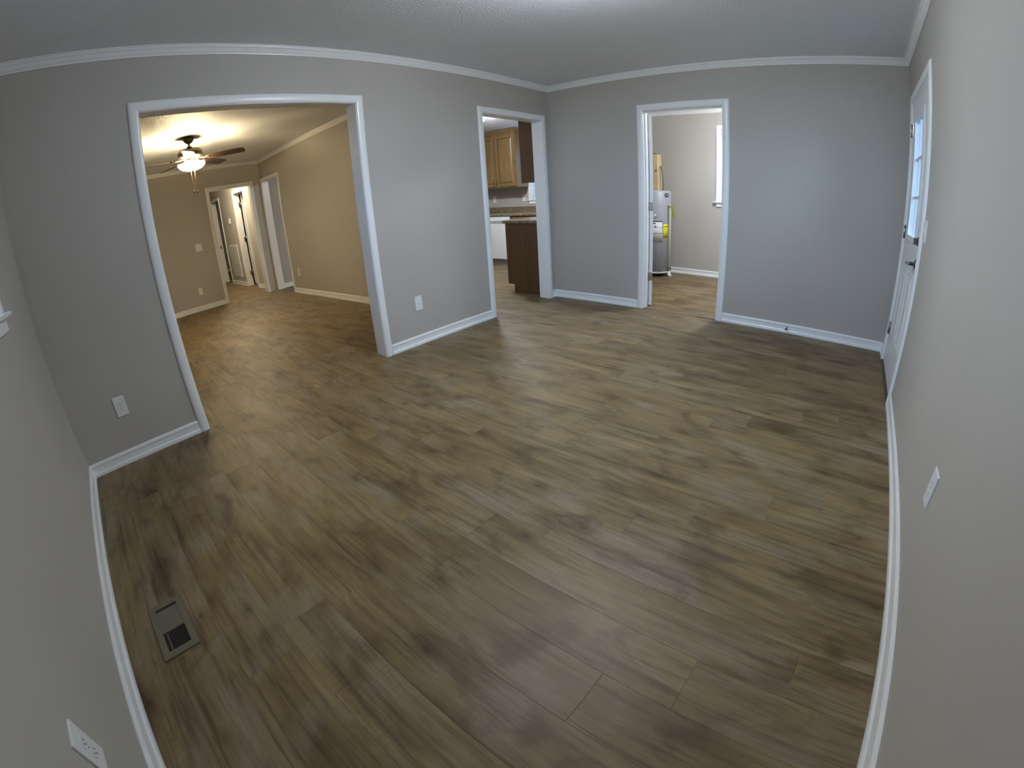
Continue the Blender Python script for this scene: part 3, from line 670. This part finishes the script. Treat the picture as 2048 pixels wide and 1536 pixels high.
f.build('frame', m_trim, gr, 0.003)
bx('backing', (HL - 0.002, gy0 + 0.03, gz0 + 0.03), (HL + 0.001, gy1 - 0.03, gz1 - 0.03), m_grey, gr)
s = MB(); z = gz0 + 0.045
while z < gz1 - 0.04:
    s.box((HL - 0.010, gy0 + 0.035, z), (HL - 0.003, gy1 - 0.035, z + 0.012), Matrix.Rotation(R(-25), 3, 'Y'), (HL - 0.0065, 0, z)); z += 0.017
o = s.build('louvres', m_trim, gr); o['kind'] = 'stuff'

# ---------------------------------------------------------------- kitchen
def cab_door(parent, ax, face, sg, a0, a1, z0, z1, pull_a=None, pull_z=None, name='door'):
    """raised-panel cabinet door lying on the plane ax = face, proud towards sg"""
    f2 = (lambda a, d, z: (face + sg * d, a, z)) if ax == 'x' else (lambda a, d, z: (a, face + sg * d, z))
    b = MB(); st = 0.055 if z1 - z0 > 0.3 else 0.035
    for q in (((a0, z0), (a0 + st, z1)), ((a1 - st, z0), (a1, z1)), ((a0 + st, z0), (a1 - st, z0 + st)), ((a0 + st, z1 - st), (a1 - st, z1))):
        b.box(f2(q[0][0], 0.001, q[0][1]), f2(q[1][0], 0.022, q[1][1]))
    d = b.build(name, m_cab, parent, 0.003)
    p = MB(); i0, i1, k0, k1 = a0 + st, a1 - st, z0 + st, z1 - st; g = min(0.03, (k1 - k0) * 0.25)
    rings = [[f2(*t) for t in ((i0, 0.0025, k0), (i1, 0.0025, k0), (i1, 0.0025, k1), (i0, 0.0025, k1))], [f2(*t) for t in ((i0 + g, 0.017, k0 + g), (i1 - g, 0.017, k0 + g), (i1 - g, 0.017, k1 - g), (i0 + g, 0.017, k1 - g))]]
    vs = rings[0] + rings[1]; p.add(vs, [(4, 5, 6, 7)] + [(k, (k + 1) % 4, 4 + (k + 1) % 4, 4 + k) for k in range(4)] + [(3, 2, 1, 0)])
    p.build('raised_panel', m_cab, d)
    if pull_a is not None:
        MB().tube([f2(pull_a, 0.018, pull_z - 0.048), f2(pull_a, 0.040, pull_z - 0.038), f2(pull_a, 0.045, pull_z), f2(pull_a, 0.040, pull_z + 0.038), f2(pull_a, 0.018, pull_z + 0.048)], 0.005, 8).build('pull', m_bronze, d)
    return d
# upper cabinet on the outer wall
UX = XE - 0.32
uc = thing('upper_cabinet', 'honey wood upper cabinet with two raised doors on the kitchen wall', 'cabinet', (UX, 6.2, 1.37))
bx('carcass', (UX, 5.70, 1.37), (XE - 0.001, 6.67, 2.355), m_cab, uc, 0.002)
cab_door(uc, 'x', UX, -1, 5.725, 6.170, 1.395, 2.330, 6.145, 1.48); cab_door(uc, 'x', UX, -1, 6.195, 6.645, 1.395, 2.330, 6.222, 1.48)
cr = MB(); prof = [(0, 2.355), (0.012, 2.355), (0.018, 2.375), (0.040, 2.405), (0.045, 2.42), (0, 2.42)]
cr.sweep(None, [[(UX - i, 6.67, z) for i, z in prof], [(UX - i, 5.70 - i, z) for i, z in prof], [(XE - 0.001, 5.70 - i, z) for i, z in prof]])
cr.build('crown', m_cab, uc)
# second upper further left on the same wall
uc2 = thing('upper_cabinet', 'honey wood upper cabinet left of the first, hidden behind the casing', 'cabinet', (UX, 7.1, 1.37))
bx('carcass', (UX, 6.675, 1.37), (XE - 0.001, 7.60, 2.355), m_cab, uc2, 0.002)
cab_door(uc2, 'x', UX, -1, 6.70, 7.13, 1.395, 2.330, 7.10, 1.48); cab_door(uc2, 'x', UX, -1, 7.15, 7.58, 1.395, 2.330, 7.18, 1.48)
# upper cabinet on the wall shared with the front room: we see its dark end panel
un = thing('upper_cabinet', 'dark brown upper cabinet end seen high in the kitchen opening', 'cabinet', (4.74, Y1, 1.36))
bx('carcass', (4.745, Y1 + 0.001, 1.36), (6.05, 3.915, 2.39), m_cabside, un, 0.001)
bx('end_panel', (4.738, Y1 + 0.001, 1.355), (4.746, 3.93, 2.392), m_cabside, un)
for i in range(3): cab_door(un, 'y', 3.915, 1, 4.765 + i * 0.43, 5.175 + i * 0.43, 1.385, 2.365, 5.14 + i * 0.43, 1.47)
# near base cabinet run
nb = thing('base_cabinet', 'dark brown base cabinet end panel just inside the kitchen opening', 'cabinet', (4.74, 3.9, 0))
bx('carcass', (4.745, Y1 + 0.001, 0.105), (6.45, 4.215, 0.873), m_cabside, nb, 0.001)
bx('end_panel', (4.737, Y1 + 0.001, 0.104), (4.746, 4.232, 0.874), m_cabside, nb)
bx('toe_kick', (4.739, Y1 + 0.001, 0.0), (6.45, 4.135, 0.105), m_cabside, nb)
for i in range(4):
    cab_door(nb, 'y', 4.215, 1, 4.76 + i * 0.42, 5.16 + i * 0.42, 0.13, 0.68, 5.12 + i * 0.42, 0.60)
    cab_door(nb, 'y', 4.215, 1, 4.76 + i * 0.42, 5.16 + i * 0.42, 0.70, 0.85, name='drawer')
# far run: dishwasher and sink base under one L-shaped worktop
FXC = 6.47
sb = thing('base_cabinet', 'honey wood sink base cabinet under the kitchen window', 'cabinet', (FXC, 5.0, 0))
bx('carcass', (FXC, 4.25, 0.105), (XE - 0.001, 5.615, 0.873), m_cab, sb, 0.001)
bx('toe_kick', (FXC + 0.06, 4.25, 0), (XE - 0.001, 5.615, 0.105), m_cabside, sb)
for i in range(3):
    cab_door(sb, 'x', FXC, -1, 4.28 + i * 0.44, 4.70 + i * 0.44, 0.13, 0.68, 4.66 + i * 0.44, 0.60); cab_door(sb, 'x', FXC, -1, 4.28 + i * 0.44, 4.70 + i * 0.44, 0.70, 0.85, name='drawer_front')
fb = thing('base_cabinet', 'honey wood base cabinet left of the dishwasher', 'cabinet', (FXC, 6.8, 0))
bx('carcass', (FXC, 6.24, 0.105), (XE - 0.001, 7.60, 0.873), m_cab, fb, 0.001)
bx('toe_kick', (FXC + 0.06, 6.24, 0), (XE - 0.001, 7.60, 0.105), m_cabside, fb)
for i in range(3): cab_door(fb, 'x', FXC, -1, 6.27 + i * 0.44, 6.69 + i * 0.44, 0.13, 0.85, 6.65 + i * 0.44, 0.76)
dw = thing('dishwasher', 'white dishwasher under the far kitchen counter', 'dishwasher', (FXC, 5.93, 0))
bx('tub', (FXC + 0.005, 5.625, 0.10), (XE - 0.06, 6.232, 0.868), m_grey, dw)
bx('door', (FXC - 0.025, 5.628, 0.105), (FXC + 0.006, 6.228, 0.745), m_appl, dw, 0.004)
cp = bx('control_panel', (FXC - 0.030, 5.628, 0.755), (FXC + 0.006, 6.228, 0.866), m_appl, dw, 0.004)
bx('handle_recess', (FXC - 0.031, 5.74, 0.765), (FXC - 0.028, 6.12, 0.790), m_grey, cp)
bx('toe_panel', (FXC + 0.03, 5.63, 0.0), (FXC + 0.045, 6.226, 0.10), m_grey, dw)
ct = thing('countertop', 'speckled brown laminate worktop wrapping the kitchen corner', 'countertop', (5.5, 4.0, 0.875))
bx('slab', (4.712, Y1 + 0.001, 0.874), (XE - 0.001, 4.268, 0.912), m_top, ct, 0.006)
bx('slab', (FXC - 0.045, 4.268, 0.874), (XE - 0.001, 7.60, 0.9115), m_top, ct, 0.006)
bx('backsplash', (XE - 0.021, 4.0, 0.912), (XE - 0.001, 7.60, 1.012), m_top, ct, 0.003)
bx('backsplash', (4.72, Y1 + 0.001, 0.912), (XE - 0.021, Y1 + 0.021, 1.012), m_top, ct, 0.003)

# ---------------------------------------------------------------- utility room: water heater and what stands with it
WX, WY, WR = 6.80, 3.155, 0.255
wh = thing('water_heater', 'grey cylindrical water heater with white and yellow labels', 'water heater', (WX, WY, 0))
MB().lathe([(0, 0.055), (WR - 0.012, 0.055), (WR, 0.062), (WR, 1.225), (WR - 0.010, 1.240), (WR - 0.05, 1.247), (0, 1.250)], (WX, WY, 0), 64).build('tank', m_tank, wh)
for k in range(3):
    a = R(90 + 120 * k); MB().lathe([(0, 0), (0.03, 0), (0.03, 0.057), (0, 0.057)], (WX + 0.17 * math.cos(a), WY + 0.17 * math.sin(a), 0), 16).build('foot', m_dark, wh)
MB().lathe([(WR + 0.001, 0.05), (WR + 0.006, 0.05), (WR + 0.006, 0.072), (WR + 0.001, 0.072)], (WX, WY, 0), 64).build('bottom_rim', m_label, wh)
va = math.atan2(CAM[1] - WY, CAM[0] - WX)           # labels are stuck on the side facing the doorway
def patch(name, da0, da1, z0, z1, mt, parent, off=0.0015):
    b = MB(); n = 10; vs = []
    for i in range(n + 1):
        a = va + R(da0 + (da1 - da0) * i / n)
        for rr in (WR + off - 0.0008, WR + off):
            for z in (z0, z1): vs.append((WX + rr * math.cos(a), WY + rr * math.sin(a), z))
    fs = []
    for i in range(n):
        p, q = i * 4, (i + 1) * 4
        fs += [(p, p + 1, q + 1, q), (p + 2, q + 2, q + 3, p + 3), (p + 1, p + 3, q + 3, q + 1), (p, q, q + 2, p + 2)]
    fs += [(0, 2, 3, 1), (n*4, n*4+1, n*4+3, n*4+2)]
    return b.add(vs, fs, True).build(name, mt, parent)
# visible side runs from about -20 to 80 degrees to the right of the facing direction
lb = patch('instruction_label', -28, 30, 0.505, 0.800, m_label, wh)
patch('label_header', -28, 31, 0.797, 0.812, m_print, lb, 0.0022); patch('label_edge', 29.5, 31, 0.72, 0.81, m_print, lb, 0.0024)
patch('label_rule', -28, 30, 0.714, 0.719, m_print, lb, 0.0022); patch('label_rule', -28, 30, 0.634, 0.640, m_print, lb, 0.0022)
patch('text_block', -6, -2, 0.766, 0.776, m_print, lb, 0.0022); patch('text_block', -1, 6, 0.766, 0.784, m_print, lb, 0.0022); patch('text_block', 2, 9, 0.725, 0.742, m_print, lb, 0.0022)
for i in range(3): patch('text_line', -26, -8 + 3 * i, 0.612 - i * 0.022, 0.616 - i * 0.022, m_grey, lb, 0.0022)
patch('text_line', -26, -6, 0.560, 0.564, m_grey, lb, 0.0022); patch('text_block', 22, 29, 0.516, 0.526, m_print, lb, 0.0022)
el = patch('energy_label', 33, 55, 0.565, 0.765, m_yellow, wh)
patch('text_block', 34, 54, 0.728, 0.736, m_print, el, 0.0022); patch('text_line', 36, 46, 0.700, 0.704, m_print, el, 0.0022); patch('text_block', 46, 50, 0.62, 0.632, m_print, el, 0.0022)
bd = patch('maker_badge', 38, 55, 1.150, 1.205, m_print, wh); patch('badge_line', 41, 52, 1.176, 1.182, m_label, bd, 0.0022)
va2 = va + R(78)
vx, vy = WX + WR * math.cos(va + R(62)), WY + WR * math.sin(va + R(62))
dv = MB().lathe([(0, -0.01), (0.018, -0.01), (0.018, 0.012), (0.026, 0.014), (0.026, 0.034), (0.014, 0.038), (0, 0.038)], (vx, vy, 0.115), 18, axis=Vector((math.cos(va + R(62)), math.sin(va + R(62)), 0))).build('drain_valve', m_dark, wh)
# relief pipe down the right side, with its elbow and a hanging yellow tag
px_, py_ = 6.72, WY - WR - 0.035
rp = MB().tube([(px_ + 0.03, py_ + 0.05, 1.03), (px_ + 0.006, py_ + 0.008, 1.03), (px_, py_, 1.02), (px_, py_, 0.6), (px_, py_, 0.075)], 0.011, 14).build('relief_pipe', m_cpvc, wh)
MB().lathe([(0, 0), (0.020, 0), (0.020, 0.03), (0, 0.03)], (px_ + 0.004, py_ + 0.004, 1.012), 16).build('valve_elbow', m_chain, rp)
b = MB(); b.add([(px_ - 0.014, py_ - 0.012, 1.02), (px_ - 0.012, py_ - 0.048, 1.02), (px_ - 0.012, py_ - 0.085, 0.86), (px_ - 0.014, py_ - 0.055, 0.86), (px_ - 0.010, py_ - 0.012, 1.02), (px_ - 0.008, py_ - 0.048, 1.02), (px_ - 0.008, py_ - 0.085, 0.86), (px_ - 0.010, py_ - 0.055, 0.86)],
    [(3, 2, 1, 0), (4, 5, 6, 7), (0, 1, 5, 4), (1, 2, 6, 5), (2, 3, 7, 6), (3, 0, 4, 7)]); b.build('warning_tag', m_tagy, rp)
b = MB().tube([(px_, py_, 0.08), (px_ + 0.0, py_, 0.028), (px_ - 0.03, py_ - 0.03, 0.026)], 0.024, 14); b.build('end_fitting', m_plate, rp)
# tan cardboard tube with an open top standing on the heater
tb = thing('cardboard_tube', 'tan cardboard sleeve with its open top filled dark as shade standing on the water heater', 'cardboard tube', (6.80, 3.13, 1.25))
poly0 = [(0.10 * math.cos(R(40 + 60 * i)), 0.10 * math.sin(R(40 + 60 * i))) for i in range(6)]
b = MB(); vs = []
for s0, z in ((1.0, 1.2475), (0.94, 1.40), (0.86, 1.765), (0.78, 1.765), (0.78, 1.55)):
    vs += [(6.80 + x * s0, 3.125 + y * s0, z) for x, y in poly0]
fs = [tuple(range(5, -1, -1))]
for i in range(4):
    for k in range(6): fs.append((i*6+k, i*6+(k+1) % 6, (i+1)*6+(k+1) % 6, (i+1)*6+k))
fs.append(tuple(24 + k for k in range(6))); b.add(vs, fs).build('sleeve', m_card, tb)
b = MB().prism([(6.80 + x * 0.775, 3.125 + y * 0.775) for x, y in poly0], 1.60, 1.772); b.build('hole_shade_plug', m_dark, tb)  # dark plug painted as the shade inside the open top
MB().lathe([(0, 0), (0.012, 0), (0.012, 0.002), (0, 0.002)], (6.80 + 0.09 * math.cos(va + R(5)), 3.125 + 0.09 * math.sin(va + R(5)), 1.53), 12, axis=Vector((math.cos(va), math.sin(va), 0.05))).build('punched_hole', m_print, tb)
cb = tag(MB().tube([(6.775, 3.030, 1.60), (6.772, 3.018, 1.56), (6.767, 3.004, 1.48), (6.763, 2.990, 1.38), (6.763, 2.988, 1.30), (6.768, 2.992, 1.2495)], 0.009, 10).build('conduit', m_cable), 'dark flexible conduit curving from the cardboard sleeve to the heater top', 'cable')

for o in list(C.objects):
    if o.parent is None and o.get('category') in ('outlet', 'switch', 'ceiling light', 'cabinet'):
        o['group'] = {'outlet': 'wall outlets', 'switch': 'light switches', 'ceiling light': 'round flush ceiling lights', 'cabinet': 'kitchen cabinets'}[o['category']]
